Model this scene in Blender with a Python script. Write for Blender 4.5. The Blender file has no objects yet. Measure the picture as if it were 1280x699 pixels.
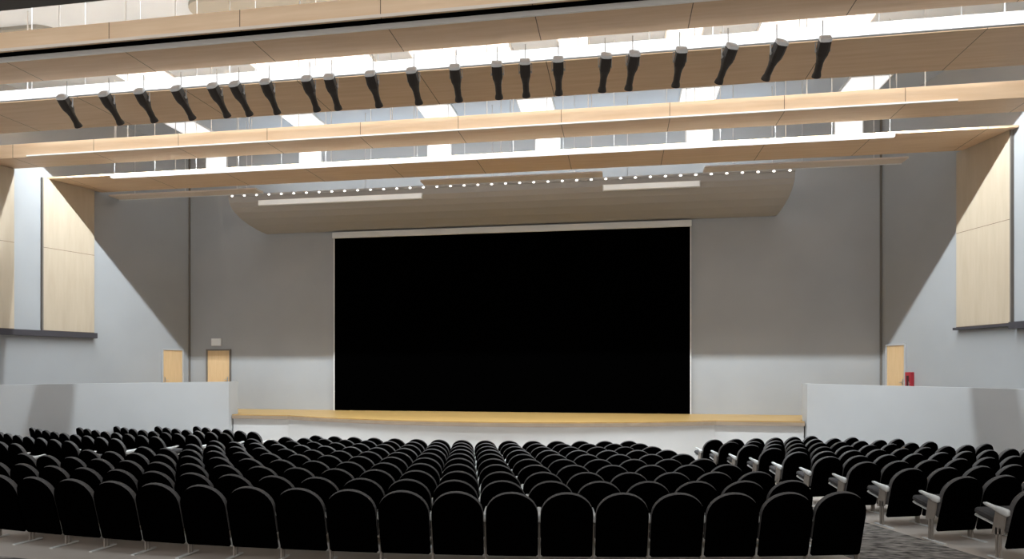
import bpy, math, random
from mathutils import Vector, Matrix
C = bpy.context.scene
col = C.collection
random.seed(4)
PI = math.pi

# ------------------------------------------------------------------ camera, world, exposure, added lamps
EYE = 2.6
YAW = math.radians(9.3)
cd = bpy.data.cameras.new('camera'); cam = bpy.data.objects.new('camera', cd); col.objects.link(cam)
cam.location = (0, 0, EYE); cam.rotation_euler = (PI/2, 0, YAW)
cd.sensor_width = 36; cd.lens = 820/1280*36; cd.shift_y = (460-349.5)/1280
cd.clip_start = 0.05; cd.clip_end = 200
C.camera = cam
w = bpy.data.worlds.new('world'); C.world = w; w.use_nodes = True
w.node_tree.nodes['Background'].inputs[0].default_value = (1.0, 0.96, 0.92, 1)
w.node_tree.nodes['Background'].inputs[1].default_value = 1.15
C.view_settings.view_transform = 'Standard'; C.view_settings.look = 'None'
C.view_settings.gamma = 1; C.view_settings.use_curve_mapping = False
C.view_settings.exposure = 0.0

CX = -3.77            # centre line of the hall
def area(name, loc, rot, sx, sy, power, color, spread=180):
    l = bpy.data.lights.new(name, 'AREA'); l.shape = 'RECTANGLE'; l.size = sx; l.size_y = sy
    l.energy = power; l.color = color; l.spread = math.radians(spread)
    o = bpy.data.objects.new(name, l); col.objects.link(o); o.location = loc; o.rotation_euler = rot
    return o
COOL = (0.84, 0.93, 1.0); WARM = (1.0, 0.90, 0.78)
# unseen lamps in band gaps: first sets the wall shadow, rest are added fill
area('unseen_gap_lamp', (CX, 16.12, EYE+6.29), (math.radians(25), 0, 0), 24, 0.025, 2200, COOL)
area('unseen_gap_lamp', (CX, 14.0, EYE+7.7), (0, 0, 0), 25, 0.4, 560, COOL, 100)
area('unseen_gap_lamp', (CX, 11.5, EYE+7.7), (0, 0, 0), 25, 0.5, 900, COOL, 120)
area('unseen_gap_lamp', (CX, 9.0, EYE+7.7), (0, 0, 0), 26, 0.5, 250, COOL, 100)
area('near_row_fill', (CX, 5.5, EYE+7.6), (0, 0, 0), 28, 0.6, 220, COOL, 100)  # added unseen lamp overhead that brightens the nearest rows
# added unseen uplights above the bands to brighten the ceiling and upper walls
for y, e in ((14.8, 80), (12.4, 60)):
    area('fill_uplight', (CX, y, EYE+5.85), (PI, 0, 0), 23, 0.12, e, COOL)

area('fill_uplight', (CX, 20.2, EYE+5.85), (PI+math.radians(-25), 0, 0), 17, 0.12, 190, COOL)  # one more added uplight, brightens the wall above the stage

# ------------------------------------------------------------------ helpers
def mat(name, color, rough=0.6, spec=0.3, emit=None, es=0, metal=0.0):
    m = bpy.data.materials.new(name); m.use_nodes = True
    b = m.node_tree.nodes['Principled BSDF']
    b.inputs['Base Color'].default_value = (*color, 1); b.inputs['Roughness'].default_value = rough
    b.inputs['Specular IOR Level'].default_value = spec; b.inputs['Metallic'].default_value = metal
    if emit:
        b.inputs['Emission Color'].default_value = (*emit, 1); b.inputs['Emission Strength'].default_value = es
    return m
def noise_mat(name, c1, c2, scale, rough=0.6, spec=0.3, stretch=(1, 1, 1), detail=3, bump=0.0, seam=None):
    m = mat(name, c1, rough, spec); nt = m.node_tree; N = nt.nodes; L = nt.links
    b = N['Principled BSDF']
    tc = N.new('ShaderNodeTexCoord'); mp = N.new('ShaderNodeMapping'); mp.inputs['Scale'].default_value = stretch
    nz = N.new('ShaderNodeTexNoise'); nz.inputs['Scale'].default_value = scale; nz.inputs['Detail'].default_value = detail
    cr = N.new('ShaderNodeValToRGB'); cr.color_ramp.elements[0].position = 0.3; cr.color_ramp.elements[1].position = 0.7
    cr.color_ramp.elements[0].color = (*c1, 1); cr.color_ramp.elements[1].color = (*c2, 1)
    L.new(tc.outputs['Object'], mp.inputs[0]); L.new(mp.outputs[0], nz.inputs['Vector']); L.new(nz.outputs[0], cr.inputs[0])
    out = cr.outputs[0]
    if seam:
        axis, period, offset, half = seam
        sx = N.new('ShaderNodeSeparateXYZ'); L.new(tc.outputs['Object'], sx.inputs[0])
        ad = N.new('ShaderNodeMath'); ad.operation = 'ADD'; ad.inputs[1].default_value = offset + 1000*period
        md = N.new('ShaderNodeMath'); md.operation = 'MODULO'; md.inputs[1].default_value = period
        lt = N.new('ShaderNodeMath'); lt.operation = 'LESS_THAN'; lt.inputs[1].default_value = half
        L.new(sx.outputs[axis], ad.inputs[0]); L.new(ad.outputs[0], md.inputs[0]); L.new(md.outputs[0], lt.inputs[0])
        mx = N.new('ShaderNodeMixRGB'); mx.inputs[2].default_value = (0.13, 0.085, 0.055, 1)
        L.new(lt.outputs[0], mx.inputs[0]); L.new(out, mx.inputs[1]); out = mx.outputs[0]
    L.new(out, b.inputs['Base Color'])
    if bump:
        bp = N.new('ShaderNodeBump'); bp.inputs['Strength'].default_value = bump; bp.inputs['Distance'].default_value = 0.02
        L.new(nz.outputs[0], bp.inputs['Height']); L.new(bp.outputs[0], b.inputs['Normal'])
    return m

M = {}
M['wall'] = noise_mat('painted_wall', (0.345, 0.35, 0.352), (0.375, 0.38, 0.382), 0.6, 0.42, 0.35)
M['low_wall'] = noise_mat('painted_low_wall', (0.46, 0.465, 0.465), (0.49, 0.495, 0.495), 0.8, 0.5, 0.3)
M['ceiling'] = noise_mat('ceiling_paint', (0.48, 0.53, 0.59), (0.53, 0.58, 0.64), 0.5, 0.7, 0.2)
M['wood'] = noise_mat('maple_ceiling_band', (0.68, 0.46, 0.285), (0.76, 0.54, 0.355), 2.2, 0.5, 0.2, (0.35, 4, 4), 5, 0, (0, 2.44, -CX, 0.014))
M['wood_panel'] = noise_mat('maple_wall_panel', (0.60, 0.47, 0.31), (0.66, 0.53, 0.37), 2.5, 0.45, 0.3, (5, 5, 0.4), 4, 0, (2, 2.44, -(EYE+1.09+2.44-1.05*0) , 0.014))
M['stage_wood'] = noise_mat('stage_floor_wood', (0.43, 0.26, 0.08), (0.52, 0.33, 0.12), 3, 0.4, 0.4, (0.4, 6, 1), 4)
M['nosing'] = noise_mat('stage_edge_wood', (0.34, 0.26, 0.19), (0.40, 0.31, 0.23), 3, 0.5, 0.3, (0.4, 6, 6), 3)
M['concrete'] = noise_mat('sealed_concrete', (0.42, 0.36, 0.31), (0.50, 0.435, 0.38), 1.3, 0.5, 0.3, (1, 1, 1), 5)
M['carpet'] = noise_mat('patterned_carpet', (0.015, 0.013, 0.012), (0.33, 0.30, 0.27), 12, 0.95, 0.05, (0.6, 1.4, 1), 6, 0.4)
M['shell'] = mat('black_shell', (0.0006, 0.0005, 0.0005), 0.9, 0.0)
M['fabric'] = noise_mat('black_upholstery', (0.055, 0.052, 0.051), (0.072, 0.068, 0.067), 40, 0.9, 0.1)
M['beige'] = noise_mat('beige_enamel_steel', (0.24, 0.205, 0.175), (0.28, 0.245, 0.21), 5, 0.45, 0.4)
M['arm'] = mat('pale_grey_plastic', (0.62, 0.62, 0.60), 0.45, 0.4)
M['black_screen'] = mat('black_screen_cloth', (0.0004, 0.0004, 0.0004), 1.0, 0.0)
M['white'] = mat('white_enamel', (0.72, 0.71, 0.69), 0.5, 0.3)
M['lip'] = mat('pale_edge_paint', (0.85, 0.82, 0.78), 0.5, 0.3)
M['stage_front'] = noise_mat('stage_front_paint', (0.66, 0.66, 0.65), (0.70, 0.70, 0.69), 0.8, 0.5, 0.3)
M['rod'] = mat('white_rod', (0.6, 0.6, 0.6), 0.4, 0.4)
M['dark_trim'] = mat('dark_grey_trim', (0.055, 0.05, 0.055), 0.6, 0.2)
M['dark_gap'] = mat('black_felt', (0.002, 0.002, 0.002), 1, 0)
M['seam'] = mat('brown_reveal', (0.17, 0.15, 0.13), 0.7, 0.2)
M['canopy'] = mat('grey_brown_reflector', (0.42, 0.385, 0.35), 0.6, 0.2)
M['beam'] = noise_mat('pale_maple_batten', (0.66, 0.55, 0.46), (0.72, 0.61, 0.51), 3, 0.5, 0.3, (0.4, 5, 5), 3)
M['door'] = noise_mat('honey_door_wood', (0.62, 0.42, 0.22), (0.68, 0.47, 0.26), 3, 0.45, 0.3, (5, 5, 0.5), 3)
M['frame'] = mat('door_frame_grey', (0.16, 0.14, 0.12), 0.5, 0.3)
M['frame_light'] = mat('door_frame_pale', (0.42, 0.42, 0.42), 0.5, 0.3)
M['red'] = mat('red_enamel', (0.34, 0.02, 0.03), 0.4, 0.4)
M['red_dark'] = mat('dark_red_glass', (0.05, 0.004, 0.004), 0.2, 0.5)
M['steel'] = mat('brushed_steel', (0.5, 0.5, 0.5), 0.3, 0.5, metal=1)
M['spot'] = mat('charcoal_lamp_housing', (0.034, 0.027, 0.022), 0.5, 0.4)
M['spot_cap'] = mat('lit_lamp_cap', (0.75, 0.75, 0.75), 0.45, 0.4)  # light caught on the lamp tops is put into this pale colour
M['spot_side'] = mat('grey_lamp_yoke', (0.35, 0.34, 0.33), 0.45, 0.4)
M['lens'] = mat('lamp_lens', (0.02, 0.02, 0.025), 0.1, 0.6)
M['strip'] = mat('strip_diffuser', (0.9, 0.9, 0.9), 0.5, 0.2, (0.93, 0.96, 1.0), 1.15)
M['strip_soft'] = mat('soft_pale_glow', (0.8, 0.8, 0.78), 0.5, 0.2, (1.0, 0.93, 0.84), 0.25)
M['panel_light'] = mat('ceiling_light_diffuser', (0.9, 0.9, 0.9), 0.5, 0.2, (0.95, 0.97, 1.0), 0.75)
M['bulb'] = mat('small_bulb', (0.9, 0.9, 0.9), 0.5, 0.2, (1.0, 0.96, 0.9), 2.5)

def tag(o, label=None, cat=None, group=None, kind=None):
    if label: o['label'] = label
    if cat: o['category'] = cat
    if group: o['group'] = group
    if kind: o['kind'] = kind
    return o
def empty(name, loc=(0, 0, 0), rz=0.0):
    o = bpy.data.objects.new(name, None); col.objects.link(o); o.location = loc; o.rotation_euler = (0, 0, rz)
    o.empty_display_size = 0.2
    return o

class MB:
    def __init__(s): s.v = []; s.f = []
    def add(s, vs, fs):
        n = len(s.v); s.v += [tuple(v) for v in vs]; s.f += [tuple(i+n for i in f) for f in fs]; return s
    def box(s, x0, x1, y0, y1, z0, z1, M4=None):
        vs = [Vector((x, y, z)) for z in (z0, z1) for y in (y0, y1) for x in (x0, x1)]
        if M4: vs = [M4 @ v for v in vs]
        return s.add(vs, [(0,2,3,1), (4,5,7,6), (0,1,5,4), (2,6,7,3), (0,4,6,2), (1,3,7,5)])
    def prism(s, poly, z0, z1):
        """poly: plan outline (x, y), extruded in z"""
        n = len(poly)
        vs = [(x, y, z0) for x, y in poly] + [(x, y, z1) for x, y in poly]
        fs = [tuple(range(n))[::-1], tuple(range(n, 2*n))] + [(i, (i+1) % n, n+(i+1) % n, n+i) for i in range(n)]
        return s.add(vs, fs)
    def tube(s, a, b, r, r2=None, n=10, cap=True):
        a = Vector(a); b = Vector(b); r2 = r if r2 is None else r2
        d = (b-a).normalized(); u = d.orthogonal().normalized(); v = d.cross(u)
        vs = []
        for p, rr in ((a, r), (b, r2)):
            for i in range(n):
                t = 2*PI*i/n; vs.append(p + u*math.cos(t)*rr + v*math.sin(t)*rr)
        fs = [(i, (i+1) % n, n+(i+1) % n, n+i) for i in range(n)]
        if cap: fs += [tuple(range(n))[::-1], tuple(range(n, 2*n))]
        return s.add(vs, fs)
    def loft(s, rings, cap0=True, cap1=True):
        n = len(rings[0]); vs = [p for r in rings for p in r]; fs = []
        for k in range(len(rings)-1):
            for i in range(n):
                j = (i+1) % n; fs.append((k*n+i, k*n+j, (k+1)*n+j, (k+1)*n+i))
        if cap0: fs.append(tuple(range(n))[::-1])
        if cap1: fs.append(tuple((len(rings)-1)*n+i for i in range(n)))
        return s.add(vs, fs)
    def mesh(s, name, m, smooth=False):
        me = bpy.data.meshes.new(name); me.from_pydata(s.v, [], s.f); me.update()
        me.materials.append(m)
        if smooth: me.polygons.foreach_set('use_smooth', [True]*len(me.polygons))
        import bmesh
        bm = bmesh.new(); bm.from_mesh(me); bmesh.ops.recalc_face_normals(bm, faces=bm.faces); bm.to_mesh(me); bm.free()
        return me
    def build(s, name, m, parent=None, smooth=False, bevel=0.0, loc=None):
        o = bpy.data.objects.new(name, s.mesh(name, m, smooth)); col.objects.link(o)
        if parent: o.parent = parent
        if loc: o.location = loc
        if bevel:
            b = o.modifiers.new('bevel', 'BEVEL'); b.width = bevel; b.segments = 2; b.limit_method = 'ANGLE'
        return o
def copy_tree(o, parent=None):
    c = o.copy(); col.objects.link(c)
    if parent: c.parent = parent; c.matrix_parent_inverse = o.matrix_parent_inverse
    for ch in list(o.children): copy_tree(ch, c)
    return c

# ------------------------------------------------------------------ hall geometry
WB = 21.6                                    # back wall
CL = (-15.40, WB); CR = (7.90, WB)           # back corners
SP = math.radians(14)                        # splay of the side walls
def lw(t, off=0.0):                          # point on the left wall t metres from the corner, off metres into the room
    return (CL[0]-math.sin(SP)*t + math.cos(SP)*off, CL[1]-math.cos(SP)*t - math.sin(SP)*off)
def rw(t, off=0.0):
    return (CR[0]+math.sin(SP)*t - math.cos(SP)*off, CR[1]-math.cos(SP)*t - math.sin(SP)*off)
def lwx(y): return lw((WB-y)/math.cos(SP))[0]
def rwx(y): return rw((WB-y)/math.cos(SP))[0]
CEIL = EYE+7.9
ROWC = (CX, 32.0); R0 = 25.44; PITCH = 0.98; SL = 0.052; Z0 = 0.51
def zf(r):                                   # raked floor height at distance r from the rows' centre
    return max(0.0, Z0 + (r-R0)*SL)
def polar(phi, r): return (ROWC[0]+r*math.sin(phi), ROWC[1]-r*math.cos(phi))

# floor
mb = MB(); rs = [0.5, 8, 14, 15.0, 15.632] + [16+0.8*i for i in range(25)]; phis = [math.radians(-60+120*i/48) for i in range(49)]
vs = [(*polar(p, r), zf(r)) for r in rs for p in phis]; n = len(phis)
mb.add(vs, [(k*n+i, k*n+i+1, (k+1)*n+i+1, (k+1)*n+i) for k in range(len(rs)-1) for i in range(n-1)])
tag(mb.build('floor', M['concrete']), kind='structure')

T = 25.0
def wall(name, a, b, z0, z1, m, th=0.25, out=(0, 1)):
    o = (out[0]*th, out[1]*th)
    return tag(MB().prism([a, b, (b[0]+o[0], b[1]+o[1]), (a[0]+o[0], a[1]+o[1])], z0, z1).build(name, m), kind='structure')
wall('wall_back', (CL[0]-0.3, WB), (CR[0]+0.3, WB), -0.1, CEIL, M['wall'])
wall('wall_left', lw(0), lw(T), -0.1, CEIL, M['wall'], 0.25, (-math.cos(SP), math.sin(SP)))
wall('wall_right', rw(0), rw(T), -0.1, CEIL, M['wall'], 0.25, (math.cos(SP), math.sin(SP)))
tag(MB().prism([(-23, -3), (15, -3), (15, WB+0.3), (-23, WB+0.3)], CEIL, CEIL+0.25).build('ceiling', M['ceiling']), kind='structure')
# dark shadow joints in the back corners
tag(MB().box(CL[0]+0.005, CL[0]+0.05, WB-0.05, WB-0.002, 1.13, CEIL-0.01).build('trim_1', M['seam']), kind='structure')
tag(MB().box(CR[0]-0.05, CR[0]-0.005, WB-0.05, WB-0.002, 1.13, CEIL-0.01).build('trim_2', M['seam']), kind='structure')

# parapet walls that flank the stage
PT = EYE-0.435
def parapet(name, side):
    s = side; x0 = CX + (8.81 if s > 0 else -8.34); y0 = 18.9
    pts = [(x0, y0)]
    u = Vector((s*0.77, -1)).normalized()
    end = (x0+u.x*9.0, y0+u.y*9.0)
    nrm = Vector((s*1, 0.77)).normalized()*0.2
    poly = [(x0, y0), end, (end[0]+nrm.x, end[1]+nrm.y), (x0+nrm.x, y0+nrm.y)]
    mb = MB().prism(poly, -0.1, PT)
    # return that closes the stage side, back to the rear wall
    mb.prism([(x0, y0), (x0+s*0.2, y0+0.03), (x0+s*0.2, y0+0.5), (x0, y0+0.5)], -0.1, PT-0.001)
    o = mb.build(name, M['low_wall']); tag(o, kind='structure')
    return o
parapet('wall_parapet_left', -1); parapet('wall_parapet_right', 1)

# ------------------------------------------------------------------ stage
SZ = EYE-1.47
st = empty('stage', (CX, 19.0, 0))
tag(st, 'raised stage with honey timber floor, curved apron and pale front below the black screen', 'stage')
def loc(pts): return [(x-CX, y-19.0) for x, y in pts]
AR = 14.5; ah = math.asin(6.40/AR)
def apron(off=0.0, n=28):
    return [(ROWC[0]+(AR+off)*math.sin(-ah+2*ah*i/n), ROWC[1]-(AR+off)*math.cos(-ah+2*ah*i/n)) for i in range(n+1)]
yA = 19.03
left_x, right_x = CX-8.31, CX+8.78
def outline(off):
    return [(left_x, WB-0.01), (left_x, yA-off)] + apron(off) + [(right_x, yA-off), (right_x, WB-0.01)]
MB().prism(loc([(x, y) for x, y in outline(0.0)]), SZ-0.03, SZ).build('stage_floor', M['stage_wood'], st)
MB().prism(loc(outline(0.02)), SZ-0.13, SZ-0.031).build('stage_edge', M['nosing'], st)
MB().prism(loc([(left_x+0.01, WB-0.02), (left_x+0.01, yA+0.05)] + [(x, y+0.05) for x, y in apron(0)] + [(right_x-0.01, yA+0.05), (right_x-0.01, WB-0.02)]), 0.0, SZ-0.131).build('front_wall', M['stage_front'], st)
# side wings of the stage behind the parapets
for s, a, cx0 in ((-1, CL[0], left_x), (1, CR[0], right_x)):
    poly = [(cx0+s*0.001, WB-0.01), (cx0+s*0.001, yA+0.55), (a+s*0.42, yA+0.55), (a-s*0.02, WB-0.01)]
    MB().prism(loc(poly), 0.0, SZ).build('stage_wing', M['stage_wood'], st)

# ------------------------------------------------------------------ black projection screen
sc = empty('projection_screen', (CX, WB, SZ))
tag(sc, 'huge black blank screen with white top rail filling the stage rear wall', 'screen')
hw = 5.985
MB().box(-hw, hw, -0.12, -0.07, 0.005, EYE+4.49-SZ).build('screen_cloth', M['black_screen'], sc)
MB().box(-hw-0.06, hw+0.04, -0.2, -0.005, EYE+4.49-SZ, EYE+4.69-SZ).build('top_rail', M['white'], sc, bevel=0.01)
for s in (-1, 1):
    MB().box(*(sorted((s*hw, s*(hw+0.035)))), -0.13, -0.005, 0.0, EYE+4.49-SZ).build('side_rail', M['white'], sc)

# ------------------------------------------------------------------ doors, sign, extinguisher cabinet
def door(name, org, ang, w_, h_, handle_side, frame_m, plain=False):
    d = empty(name, (org[0], org[1], SZ), ang); tag(d, kind='structure')
    MB().box(-w_/2, w_/2, -0.03, -0.004, 0.0, h_).build('door_leaf', M['door'], d)
    f = MB().box(-w_/2-0.05, -w_/2, -0.06, -0.003, 0, h_+0.05).box(w_/2, w_/2+0.05, -0.06, -0.003, 0, h_+0.05)
    f.box(-w_/2, w_/2, -0.06, -0.003, h_, h_+0.05).build('door_frame', frame_m, d)
    hx = handle_side*(w_/2-0.08)
    MB().box(hx-0.02, hx+0.02, -0.036, -0.03, 0.95, 1.15).tube((hx, -0.03, 1.05), (hx, -0.08, 1.05), 0.01).tube((hx, -0.075, 1.05), (hx-handle_side*0.11, -0.075, 1.05), 0.009).build('door_handle', M['steel'], d)
    return d
door('door_1', (-14.22, WB), 0, 0.86, 2.09, 1, M['frame'])
door('door_2', lw(0.72, 0), PI/2-SP, 0.78, 2.09, -1, M['frame_light'])
door('door_3', rw(0.70, 0), -PI/2+SP, 0.78, 2.13, 1, M['frame_light'])
sg = empty('wall_sign', (-14.3, WB, EYE+0.79))
tag(sg, 'small square white sign on the grey wall above the left stage door', 'sign')
MB().box(-0.19, 0.19, -0.07, -0.002, 0.0, 0.27).build('sign_box', M['white'], sg, bevel=0.01)
MB().box(-0.17, 0.17, -0.074, -0.07, 0.02, 0.25).build('sign_face', mat('sign_face', (0.8, 0.8, 0.78), 0.5, 0.2), sg)
p = rw(1.335, 0)
fc = empty('fire_cabinet', (p[0], p[1], EYE-0.78), -PI/2+SP)
tag(fc, 'red fire cabinet on the right side wall beside the wooden door', 'fire cabinet')
MB().box(-0.115, 0.115, -0.12, -0.002, 0, 0.66).build('cabinet_body', M['red'], fc, bevel=0.01)
MB().box(-0.05, 0.05, -0.125, -0.12, 0.06, 0.56).build('cabinet_window', M['red_dark'], fc)
MB().tube((0.085, -0.12, 0.33), (0.085, -0.15, 0.33), 0.012).tube((0.085, -0.145, 0.27), (0.085, -0.145, 0.39), 0.008).build('cabinet_handle', M['steel'], fc)

# ------------------------------------------------------------------ side wall timber panels and ledges
def side_panel(fn, ang, t0, t1, z0, z1, label):
    a = fn(t0); c = fn((t0+t1)/2)
    d = empty('wall_panel', (c[0], c[1], z0), ang); tag(d, label, 'wall panel', 'timber side wall panels')
    L = (t1-t0)/2
    o = MB().box(-L, L, -0.075, -0.02, 0.0, z1-z0).build('panel_board', M['wood_side'], d)
    near = -1 if fn is lw else 1
    MB().box(*sorted((near*L, near*(L+0.035))), -0.08, -0.004, 0.0, z1-z0).build('panel_reveal', M['seam'], d)
    MB().box(-L+0.02, L-0.02, -0.02, -0.003, 0.05, z1-z0-0.05).build('mounting_frame', M['dark_trim'], d)
M['wood_side'] = noise_mat('maple_side_panel', (0.45, 0.365, 0.265), (0.495, 0.41, 0.305), 2.5, 0.5, 0.25, (3, 3, 0.35), 4, 0, (2, 2.42, -0.001+2.42-2.42, 0.012))
ZU = EYE+5.55
AL = PI/2-SP; ARt = -PI/2+SP
side_panel(lw, AL, 3.57, 5.08, EYE+1.09, ZU-0.002, 'tall pale timber panel on the left wall, the one nearest the stage')
side_panel(rw, ARt, 3.11, 4.76, EYE+1.04, ZU-0.002, 'tall pale timber panel on the right wall beside the stage corner')
side_panel(lw, AL, 5.86, 6.9, EYE+1.09, ZU+0.03, 'timber panel cut by the left edge of the photo')
a0, a1 = 3.55, 14.0
tag(MB().prism([lw(a0, 0.002), lw(a1, 0.002), lw(a1, 0.2), lw(a0, 0.2)], EYE+0.92, EYE+1.085).build('trim_3', M['dark_trim']), kind='structure')
tag(MB().prism([rw(4.86, 0.002), rw(a1, 0.002), rw(a1, 0.2), rw(4.86, 0.2)], EYE+0.9, EYE+1.06).build('trim_4', M['dark_trim']), kind='structure')
tag(MB().prism([rw(3.09, 0.002), rw(4.83, 0.002), rw(4.83, 0.16), rw(3.09, 0.16)], EYE+0.97, EYE+1.035).build('trim_5', M['dark_trim']), kind='structure')

# ------------------------------------------------------------------ timber bands under the ceiling
def band_poly(y0, y1, inset=0.02):
    return [(lwx(y0)+inset, y0), (rwx(y0)-inset, y0), (rwx(y1)-inset, y1), (lwx(y1)+inset, y1)]
def band(y0, y1, z0, th, label, rods_y, fascia=0.0, lip=None, m=None):
    o = empty('ceiling_band', (0, 0, 0)); tag(o, label, 'ceiling band', 'timber ceiling bands')
    o.location = (0, y0, z0)
    def L(pts): return [(x, y-y0) for x, y in pts]
    b = MB().prism(L(band_poly(y0, y1)), 0, th)
    b.build('soffit_board', m or M['wood'], o)
    if fascia:
        MB().prism(L(band_poly(y0-0.04, y0)), 0.0, fascia).build('front_board', m or M['wood'], o)
    if lip:
        MB().prism(L(band_poly(y0-0.045-lip, y0-0.041, 0.1)), -0.01, 0.05).build('pale_lip', M['white'], o)
    for i in range(9):
        x = CX + (i-4)*2.44+0.6
        MB().tube((x, rods_y-y0, th), (x, rods_y-y0, CEIL-z0), 0.012, n=6).build('hanger_rod', M['rod'], o)
    return o
band(16.80, 18.38, ZU, 0.05, 'timber ceiling band farthest from the viewer, meeting the tall side panels', 17.5)
band(15.15, 15.94, ZU+0.05, 0.10, 'narrow timber ceiling band with tall front board, second from the stage', 15.6, 0.36)
band(11.95, 13.50, ZU+0.05, 0.08, 'wide timber ceiling band right behind the row of spotlights', 12.6)
B = band(10.32, 11.15, ZU+0.05, 0.10, 'timber ceiling band with a black slot, nearest in front of the bright strip', 10.9)
MB().prism([(x, y-10.32) for x, y in band_poly(10.28, 10.3199, 0.02)], -0.03, 0.11).build('pale_edge', M['lip'], B)
MB().prism([(x, y-10.32) for x, y in band_poly(10.04, 10.279, 0.02)], 0.05, 0.12).build('black_slot', M['dark_gap'], B)
MB().prism([(x, y-10.32) for x, y in band_poly(9.99, 10.039, 0.02)], 0.0, 0.33).build('front_board', M['wood'], B)
MB().prism([(x, y-10.32) for x, y in band_poly(9.975, 9.9899, 0.02)], -0.01, 0.04).build('bottom_edge', M['beam'], B)
band(7.4, 8.86, ZU+0.05, 0.10, 'unlit ceiling band coloured dark cut off by the top left corner', 8.2, m=M['spot'])  # band hangs unlit; its shade is put into the dark colour

# thin battens just in front of the curved reflector
for x0, x1, lb in ((-16.0, -10.95, 'thin pale timber batten hanging at left of the curved reflector'),
                   (-5.75, -0.47, 'thin pale timber batten hanging at middle of the curved reflector'),
                   (2.3, 7.42, 'thin pale timber batten hanging at right of the curved reflector')):
    o = empty('ceiling_batten', (x0, 18.7, EYE+5.45)); tag(o, lb, 'batten', 'pale ceiling battens')
    MB().box(0, x1-x0, -0.22, 0.22, 0, 0.05).build('batten_board', M['beam'], o, bevel=0.005)
    MB().box(0, x1-x0, 0.221, 0.235, -0.02, 0.05).build('batten_edge', M['white'], o)
    for k in range(3):
        xx = (x1-x0)*(0.15+0.35*k)
        MB().tube((xx, 0, 0.05), (xx, 0, CEIL-EYE-5.45), 0.01, n=6).build('hanger_rod', M['rod'], o)

# ------------------------------------------------------------------ curved reflector above the screen
prof = [(WB-0.02, 4.75), (21.1, 4.765), (20.5, 4.83), (20.0, 4.93), (19.65, 5.05), (19.45, 5.17), (19.33, 5.30), (19.28, 5.47)]
HWc = 8.6
ca = empty('reflector_canopy', (CX, WB, EYE+4.75))
tag(ca, 'large grey-brown curved acoustic reflector above the black screen', 'reflector')
mb = MB(); r1 = [(-HWc, y-WB, z-4.75) for y, z in prof] ; 
th = [(y+0.0, z+0.06) for y, z in prof]
inner = [(min(y+0.07, WB-0.02), z+0.07) for y, z in prof[::-1]]; inner[0] = (19.36, 5.47)
ring = prof+inner
mb.loft([[(x, y-WB, z-4.75) for y, z in ring] for x in (-HWc, HWc)])
mb.build('curved_shell', M['canopy'], ca)
top = MB(); 
MB().box(-HWc, HWc, 19.275-WB, 19.40-WB, 0.721, 0.80).build('top_rail', M['canopy'], ca)
for k in (-2, -1, 0, 1, 2):
    MB().tube((k*4.0, 19.34-WB, 0.80), (k*4.0, 19.34-WB, CEIL-EYE-4.75), 0.012, n=6).build('hanger_rod', M['rod'], ca)
# row of small lamps on the reflector's top rail
lr = empty('lamp_rail', (CX, 19.27, EYE+5.49)); tag(lr, 'row of small round lamps along the top edge of the curved reflector', 'lamp row')
MB().box(-HWc, HWc, -0.012, 0.004, -0.02, 0.03).build('rail', M['canopy'], lr)
bm_ = MB().loft([[(0.042*math.cos(2*PI*i/10)*c, -0.014-0.03*s_, 0.030*math.sin(2*PI*i/10)*c) for i in range(10)] for c, s_ in ((1, 0), (0.85, 0.6), (0.45, 0.95))])
bme = bm_.mesh('bulb', M['bulb'], True)
for k in range(41):
    b = bpy.data.objects.new('bulb', bme); col.objects.link(b); b.parent = lr; b.location = (-HWc+0.15+k*(2*HWc-0.3)/40, 0, 0.004)
# two light bars mounted on the face of the reflector
for x0, x1, lb in ((-11.33, -5.93, 'long pale light bar on the left half of the curved reflector'), (-0.48, 2.27, 'short pale light bar on the right half of the curved reflector')):
    o = empty('light_bar', (x0, 19.30, EYE+5.17)); tag(o, lb, 'light bar', 'light bars on the reflector')
    MB().box(0, x1-x0, -0.05, 0.04, -0.02, 0.16).build('bar_body', M['white'], o, bevel=0.008)
    MB().box(0.03, x1-x0-0.03, -0.065, -0.05, 0.0, 0.14).build('diffuser', M['strip_soft'], o)
    for k in (0.2, 0.8):
        xx = (x1-x0)*k
        MB().box(xx-0.03, xx+0.03, 0.04, 0.12, 0.03, 0.09).build('bracket', M['white'], o)

# ------------------------------------------------------------------ hanging light strips
def strip(x0, x1, y, z, wid, hgt, label, slant=False):
    o = empty('linear_light', (x0, y, z)); tag(o, label, 'linear light', 'long linear lights')
    L = x1-x0
    MB().box(0, L, -wid/2+0.012, wid/2, 0.012, hgt).build('light_housing', M['white'], o)
    MB().box(0.01, L-0.01, -wid/2, -wid/2+0.0115, 0.0, hgt).box(0.01, L-0.01, -wid/2+0.012, wid/2, 0, 0.0115).build('diffuser', M['strip'], o)
    n = max(2, int(L/1.22))
    rme = MB().tube((0, 0, hgt), (0, 0, CEIL-z), 0.008, n=6).mesh('hanger_rod', M['rod'])
    for k in range(n+1):
        r = bpy.data.objects.new('hanger_rod', rme); col.objects.link(r); r.parent = o; r.location = (0.1+(L-0.2)*k/n, 0, 0)
    return o
strip(lwx(11.45)+0.1, rwx(11.45)-0.1, 11.45, EYE+5.43, 0.12, 0.15, 'bright light strip spanning the whole hall just above the row of spotlights')
strip(CX-10.0, CX+9.9, 16.0, EYE+5.215, 0.10, 0.07, 'bright light strip hung in front of the farthest timber band')
dl = empty('linear_light', (-15.5, 15.06, ZU+0.05)); tag(dl, 'pale ledge with added glow along the foot of the narrow band with tall front board', 'linear light', 'long linear lights')  # pale ledge, no lamp; its lit look is a glow in the material
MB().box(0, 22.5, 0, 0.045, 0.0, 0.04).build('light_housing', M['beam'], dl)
MB().box(0.01, 22.49, -0.008, -0.0005, 0.0, 0.03).build('diffuser', M['strip_soft'], dl)

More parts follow.
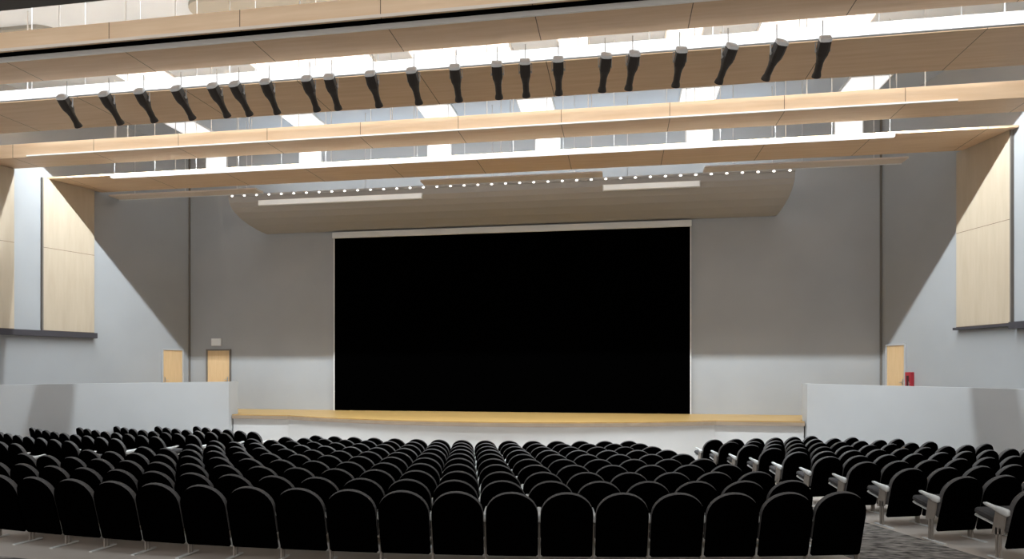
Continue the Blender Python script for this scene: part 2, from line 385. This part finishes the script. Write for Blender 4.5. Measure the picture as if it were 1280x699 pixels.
tr = empty('lamp_baffle', (CX, 16.12, EYE+6.30)); tag(tr, 'unseen white baffle added round the gap lamp above the farthest light strip', 'light baffle')  # added unseen baffle, cuts the gap lamp's spill on the upper wall
MB().box(-12.4, 12.4, -0.12, 0.26, 0.0, 0.012).build('baffle_top', M['white'], tr)
MB().box(-12.4, 12.4, 0.245, 0.26, -0.19, -0.0005).build('baffle_lip', M['white'], tr)
for k in range(6):
    MB().tube((-10+4*k, 0.05, 0.012), (-10+4*k, 0.05, CEIL-EYE-6.30), 0.01, n=6).build('hanger_rod', M['rod'], tr)

# ------------------------------------------------------------------ luminous ceiling and wall panels
def cpanel(x, y, sx, sy, label):
    o = empty('ceiling_light', (x, y, CEIL-0.06)); tag(o, label, 'ceiling light', 'square ceiling lights')
    MB().box(-sx/2-0.04, sx/2+0.04, -sy/2-0.04, sy/2+0.04, 0.01, 0.058).build('light_frame', M['white'], o)
    MB().box(-sx/2, sx/2, -sy/2, sy/2, 0.0, 0.0095).build('diffuser', M['panel_light'], o)
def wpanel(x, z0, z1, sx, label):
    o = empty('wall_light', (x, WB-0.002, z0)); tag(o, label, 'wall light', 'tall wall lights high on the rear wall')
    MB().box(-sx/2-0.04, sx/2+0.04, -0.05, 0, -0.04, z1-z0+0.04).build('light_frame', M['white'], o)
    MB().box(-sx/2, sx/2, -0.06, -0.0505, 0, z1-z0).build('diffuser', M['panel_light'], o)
ords = ['first', 'second', 'third', 'fourth', 'fifth', 'sixth', 'seventh', 'eighth', 'ninth', 'tenth', 'eleventh', 'twelfth', 'thirteenth', 'fourteenth', 'fifteenth',
        'sixteenth', 'seventeenth', 'eighteenth', 'nineteenth', 'twentieth', 'twenty-first', 'twenty-second', 'twenty-third', 'twenty-fourth', 'twenty-fifth']
def nth_left(i, n): return 'leftmost' if i == 0 else ('rightmost' if i == n-1 else ords[i]+' from left')
cx_ = [-13.9, -9.9, -5.5, -2.46, 2.26, 6.7]
for i, x in enumerate(cx_):
    cpanel(x, 19.85, 1.0, 1.7, 'bright square ceiling light over the stage, %s of six' % nth_left(i, 6))
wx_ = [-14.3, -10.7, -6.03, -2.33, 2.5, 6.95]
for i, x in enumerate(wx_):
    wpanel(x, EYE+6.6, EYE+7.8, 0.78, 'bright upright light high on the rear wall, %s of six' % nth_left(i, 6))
row2 = [(-12.6, 1.4), (-7.8, 3.2), (-3.9, 2.5), (-1.1, 0.7), (1.5, 0.8), (4.4, 2.4)]
for i, (x, sx) in enumerate(row2):
    cpanel(x, 15.9, sx, 1.3, 'wide ceiling light glimpsed above the spotlight strip, %s of six' % nth_left(i, 6))
# rounded raised ceiling plates near the front
def lozenge(x0, x1, y0, y1, label):
    o = empty('ceiling_plate', ((x0+x1)/2, (y0+y1)/2, CEIL-0.08)); tag(o, label, 'ceiling plate', 'rounded grey ceiling plates')
    hx, hy = (x1-x0)/2, (y1-y0)/2; r = min(0.45, hy*0.9)
    pts = []
    for cxx, cyy, a0 in ((hx-r, hy-r, 0), (-hx+r, hy-r, 90), (-hx+r, -hy+r, 180), (hx-r, -hy+r, 270)):
        for k in range(7):
            a = math.radians(a0+15*k); pts.append((cxx+r*math.cos(a), cyy+r*math.sin(a)))
    MB().prism(pts, 0, 0.079).build('plate', M['plate'], o)
    MB().prism([(x*0.97, y*0.95) for x, y in pts], -0.006, -0.0005).build('plate_face', M['plate'], o)
M['plate'] = mat('grey_ceiling_plate', (0.30, 0.29, 0.26), 0.6, 0.2)
lozenge(-9.3, -4.4, 12.7, 14.3, 'rounded grey plate on the ceiling at the top edge of the photo')
lozenge(-17.2, -12.9, 13.1, 14.1, 'rounded grey plate on the ceiling in the top left')

# ------------------------------------------------------------------ lighting pipe and spotlights
PY, PZ = 11.2, EYE+5.28
pp = MB().tube((lwx(PY)+0.05, PY, PZ), (rwx(PY)-0.05, PY, PZ), 0.016, n=10).build('lighting_pipe', M['rod'], smooth=True)
tag(pp, 'long pale horizontal pipe that carries the row of spotlights', 'pipe')

def circ(r, y, n=14, sx=1.0, sz=1.0, sq=0.0):
    out = []
    for i in range(n):
        t = 2*PI*i/n + PI/n
        c, s_ = math.cos(t), math.sin(t)
        k = 1.0
        if sq: k = 1/((abs(c)**6+abs(s_)**6)**(1/6))*sq + (1-sq)
        out.append((r*c*k*sx, y, r*s_*k*sz))
    return out
def make_spot():
    root = empty('spotlight', (0, PY, PZ))
    MB().tube((0, 0, 0.02), (0, 0, 0.30), 0.009, n=8).tube((0, 0, -0.038), (0, 0, 0.0), 0.013, n=8).build('hook', M['spot_side'], root)
    MB().box(-0.022, 0.022, -0.036, 0.036, -0.03, 0.03).build('clamp', M['spot_side'], root, bevel=0.006)
    y = empty('yaw_tmp')          # replaced below: the yoke and body carry their own rotation
    bpy.data.objects.remove(y)
    yk = MB().box(-0.115, 0.115, -0.015, 0.015, -0.045, -0.035)
    yk.box(-0.115, -0.107, -0.015, 0.015, -0.21, -0.035).box(0.107, 0.115, -0.015, 0.015, -0.21, -0.035)
    yk.build('yoke', M['spot_side'], root, bevel=0.003)
    # body: along +Y local, pivot at z=-0.27
    b = MB().loft([circ(0.070, -0.17, sq=1.0), circ(0.088, -0.15, sq=1), circ(0.092, -0.02, sq=0.9), circ(0.088, 0.06, sq=0.7), circ(0.070, 0.13, sq=0.2),
                   circ(0.058, 0.20), circ(0.056, 0.34), circ(0.060, 0.355), circ(0.072, 0.40), circ(0.074, 0.43), circ(0.060, 0.43)]).build('lamp_body', M['spot'], root, smooth=False)
    b.location = (0, 0, -0.18)
    c = MB().loft([circ(0.060, -0.215, sq=1), circ(0.088, -0.205, sq=1), circ(0.093, -0.165, sq=1), circ(0.090, -0.16, sq=1)]).build('back_cap', M['spot_cap'], b)
    MB().loft([circ(0.056, 0.4305), circ(0.054, 0.436), circ(0.03, 0.442)]).build('lens', M['lens'], b, smooth=True)
    MB().tube((-0.107, 0, 0), (-0.088, 0, 0), 0.018).tube((0.088, 0, 0), (0.107, 0, 0), 0.018).build('tilt_knob', M['spot_side'], b)
    return root
sx_ = [(-10.61, -0.1), (-9.69, -0.03), (-8.94, -0.05), (-8.16, 0.07), (-7.42, 0.05), (-6.97, 0.09), (-6.37, -0.02), (-5.57, -0.02), (-5.14, -0.05), (-4.36, 0.0), (-3.6, 0.0), (-2.83, -0.07), (-2.09, -0.09), (-1.6, -0.09), (-1.03, -0.07), (-0.24, -0.19), (0.22, -0.21), (0.99, -0.14), (1.76, -0.35), (2.52, -0.38), (3.22, -0.03)]
ORD = ords
proto = make_spot()
for i, (x, yaw) in enumerate(sx_):
    o = proto if i == 0 else copy_tree(proto)
    o.location = (x, PY, PZ)
    lab = 'leftmost' if i == 0 else ('rightmost' if i == len(sx_)-1 else (ords[i]+' from left' if i < 11 else ords[len(sx_)-1-i]+' from right'))
    tag(o, 'dark stage spotlight hanging tilted down from the ceiling pipe, %s in the row' % lab, 'spotlight', 'stage spotlights on the pipe')
    for ch in o.children:
        n = ch.name.split('.')[0]
        if n == 'yoke': ch.rotation_euler = (0, 0, -yaw)
        if n == 'lamp_body': ch.rotation_euler = (math.radians(-42), 0, -yaw)

# ------------------------------------------------------------------ theatre seats
def arch(w_, z0, z1, rise, n=16, pw=2.05):
    """outline of a seat back: straight sides and a rounded top, (x, z) list"""
    pts = [(-w_/2+0.02, z0), (-w_/2, z0+0.02)]
    for i in range(n+1):
        t = PI - PI*i/n
        c, s_ = math.cos(t), math.sin(t)
        pts.append((w_/2*math.copysign(abs(c)**(2/pw), c), z1-rise+rise*abs(s_)**(2/pw)))
    pts += [(w_/2, z0+0.02), (w_/2-0.02, z0)]
    return pts
def pad(outl, layers, lean, curve=0.25, zp=0.36):
    cx0 = 0; cz = sum(z for x, z in outl)/len(outl)
    zs = [z for x, z in outl]; cz = (min(zs)+max(zs))/2
    W = max(x for x, z in outl)
    rings = []
    def place(x, y, z):
        y2 = y + curve*(x*x)
        dy = -math.tan(lean)*(z-zp)
        return (x, y2+dy, z)
    def ring(inset, y):
        k = 1-inset/W; kz = 1-inset/((max(zs)-min(zs))/2)
        return [place(x*k, y, cz+(z-cz)*kz) for x, z in outl]
    L0 = layers[0]; L1 = layers[-1]
    rings += [ring(W*0.9, L0[1]), ring(W*0.55, L0[1])]
    rings += [ring(i, y) for i, y in layers]
    rings += [ring(W*0.55, L1[1]), ring(W*0.9, L1[1])]
    return MB().loft(rings)
LEAN = math.radians(14)
def standard(mbx, x):
    """row end standard: foot bar, twin posts, upright side plate"""
    mbx.box(x-0.009, x+0.009, 0.085, 0.108, 0.014, 0.34)
    mbx.box(x-0.009, x+0.009, 0.130, 0.153, 0.014, 0.34)
    # slanting side plate up to the arm
    a = [(0.065, 0.28), (0.20, 0.25), (0.15, 0.53), (0.02, 0.53)]
    vs = [(x-0.009, y, z) for y, z in a] + [(x+0.009, y, z) for y, z in a]
    mbx.add(vs, [(0, 1, 2, 3), (7, 6, 5, 4)] + [(i, (i+1) % 4, 4+(i+1) % 4, 4+i) for i in range(4)])
def arm_mb(x):
    secs = [(-0.01, 0.022, 0.505, 0.552), (0.01, 0.026, 0.485, 0.565), (0.08, 0.027, 0.495, 0.572), (0.18, 0.024, 0.535, 0.578), (0.28, 0.022, 0.560, 0.592), (0.30, 0.013, 0.570, 0.588)]
    rings = []
    for y, hw_, z0, z1 in secs:
        b = min(hw_, (z1-z0)/2)*0.45
        rings.append([(x-hw_+b, y, z0), (x+hw_-b, y, z0), (x+hw_, y, z0+b), (x+hw_, y, z1-b), (x+hw_-b, y, z1), (x-hw_+b, y, z1), (x-hw_, y, z1-b), (x-hw_, y, z0+b)])
    return MB().loft(rings)
SW = 0.565
sh = pad(arch(0.535, 0.125, 0.808, 0.235), [(0.012, -0.040), (0.003, -0.034), (0.0, -0.026), (0.0, -0.012)], LEAN).mesh('back_shell', M['shell'], True)
M['rim'] = noise_mat('highlit_back_upholstery', (0.085, 0.08, 0.078), (0.115, 0.108, 0.105), 40, 0.9, 0.1)  # paler copy of the upholstery; the rim highlight is in its colour
cu = pad(arch(0.541, 0.30, 0.822, 0.24), [(0.02, -0.011), (0.004, -0.004), (0.0, 0.010), (0.0, 0.030), (0.006, 0.048), (0.03, 0.062)], LEAN).mesh('back_cushion', M['rim'], True)
def seat_mesh(name, z0, z1, m, w_=0.49):
    tilt = math.radians(12); rings = []
    for t, k in ((0.0, 0.9), (0.02, 1.0), (0.36, 1.0), (0.41, 0.97), (0.435, 0.85)):
        sc_ = 1 if t < 0.36 else (0.8 if t < 0.42 else 0.45)
        zc = (z0+z1)/2; hh = (z1-z0)/2*sc_
        prof_ = [(-w_/2*k, -hh*0.5), (-w_/2*k+0.02, -hh), (w_/2*k-0.02, -hh), (w_/2*k, -hh*0.5), (w_/2*k, hh*0.5), (w_/2*k-0.02, hh), (-w_/2*k+0.02, hh), (-w_/2*k, hh*0.5)]
        rings.append([(x, 0.075+t*math.cos(tilt)-(z+zc)*math.sin(tilt), 0.335+t*math.sin(tilt)+(z+zc)*math.cos(tilt)) for x, z in prof_])
    return MB().loft(rings).mesh(name, m, False)
se = seat_mesh('seat_cushion', 0.0, 0.085, M['fabric'])
sp_ = seat_mesh('seat_pan', -0.03, -0.001, M['arm'], 0.47)
mbs = MB(); standard(mbs, -SW/2); stL = mbs.mesh('side_frame', M['beige'])
mbs = MB(); standard(mbs, SW/2); stR = mbs.mesh('side_frame', M['beige'])
fL = MB().box(-SW/2-0.022, -SW/2+0.022, -0.10, 0.24, 0.0, 0.014).mesh('floor_foot', M['arm']); fR = MB().box(SW/2-0.022, SW/2+0.022, -0.10, 0.24, 0.0, 0.014).mesh('floor_foot', M['arm'])
aL = arm_mb(-SW/2).mesh('armrest', M['arm'], True); aR = arm_mb(SW/2).mesh('armrest', M['arm'], True)
def mk(name, me, par):
    o = bpy.data.objects.new(name, me); col.objects.link(o); o.parent = par; return o
def make_seat(right_end):
    r = empty('theatre_seat')
    mk('back_shell', sh, r); mk('back_cushion', cu, r); mk('seat_cushion', se, r); mk('seat_pan', sp_, r)
    mk('floor_foot', fL, r); mk('side_frame', stL, r); tag(mk('armrest', aL, r), 'pale grey armrest')
    if right_end:
        mk('floor_foot', fR, r); mk('side_frame', stR, r); tag(mk('armrest', aR, r), 'pale grey armrest')
    return r
P = {False: make_seat(False), True: make_seat(True)}; used = {False: False, True: False}
rowname = ['back row', 'second row from the back', 'third row from the back', 'fourth row from the back', 'fifth row from the back',
           'sixth row from the back', 'fourth row from the stage', 'third row from the stage', 'second row from the stage', 'row nearest the stage']
def proj(x, y, z):
    cc, ss = math.cos(YAW), math.sin(YAW)
    lat = x*cc + y*ss; dep = -x*ss + y*cc
    return 640+820*lat/dep, 460-820*(z-EYE)/dep
nseat = 0
def put(phi, r, right_end, label, group):
    global nseat
    x, y = polar(phi, r)
    px, py = proj(x, y, 0.5)
    if px < -34 or px > 1314: return
    o = P[right_end] if not used[right_end] else copy_tree(P[right_end]); used[right_end] = True
    o.location = (x, y, zf(r)+0.002); o.rotation_euler = (math.atan(SL)*0, 0, phi)
    tag(o, label, 'seat', group); nseat += 1
for k in range(10):
    r = R0-PITCH*k
    # centre block: edge converges slightly towards the stage
    xe = [2.24, 1.98, 1.78, 1.55, 1.32, 1.09, 0.88, 0.65, 0.42, 0.20][k]
    pe = math.asin((xe-CX)/r)
    n = int(round(2*pe*r/SW))+1
    st_ = SW/r
    ph = [pe-st_*i for i in range(n)]          # from the right end inwards
    if k % 2: pass
    for i in range(n):
        lab = 'black theatre seat, %s right in the %s, centre block' % ('far' if i == 0 else ords[i]+' from', rowname[k])
        put(ph[i], r, i == 0, lab, 'centre block seats')
    pr = pe + (2.24-0.012*k)/r                    # first seat over the right aisle
    cnt = [7, 8, 9, 9, 9, 9, 8, 8, 7, 6][k]
    for i in range(cnt):
        w_ = 'on the aisle' if i == 0 else '%s from the aisle' % ords[i]
        put(pr+st_*i, r, i == cnt-1, 'black theatre seat, %s, %s, right block' % (w_, rowname[k]), 'right block seats')
        put(-pr-st_*i, r, i == 0, 'black theatre seat, %s, %s, left block' % (w_, rowname[k]), 'left block seats')
print('SEATS', nseat)

# ------------------------------------------------------------------ carpet on the aisles and behind the back row
def strip_mesh(f0, f1, r0, r1, n=40, z=0.006):
    vs = []; fs = []
    for i in range(n+1):
        r = r0+(r1-r0)*i/n
        for f in (f0, f1):
            for zz in (z, -0.02): vs.append((*polar(f(r), r), zf(r)+zz))
    for i in range(n):
        a = i*4; b = a+4
        fs += [(a, a+2, b+2, b), (a, b, b+1, a+1), (a+2, a+3, b+3, b+2)]
    return vs, fs
def edge(r):
    k = (R0-r)/PITCH; xe = 2.24-0.2267*k
    return math.asin((xe-CX)/r)
for sd, lab in ((1, 'dark mottled carpet of the right aisle running down to the stage'), (-1, 'dark mottled carpet of the left aisle running down to the stage')):
    mb = MB().add(*strip_mesh(lambda r: sd*(edge(r)+0.40/r), lambda r: sd*(edge(r)+(2.24-0.40)/r), 16.2, R0+0.55))
    tag(mb.build('aisle_carpet', M['carpet']), lab, 'carpet')
N = 40; vs = []; fs = []
for i in range(N+1):
    ph_ = math.radians(-27+54*i/N)
    for r in (R0+0.56, R0+3, R0+8): vs.append((*polar(ph_, r), zf(r)+0.006))
for i in range(N):
    for j in range(2): fs.append((i*3+j, i*3+j+1, i*3+3+j+1, i*3+3+j))
tag(MB().add(vs, fs).build('cross_aisle_carpet', M['carpet']), 'dark carpet behind the back row of seats in the bottom left corner', 'carpet')
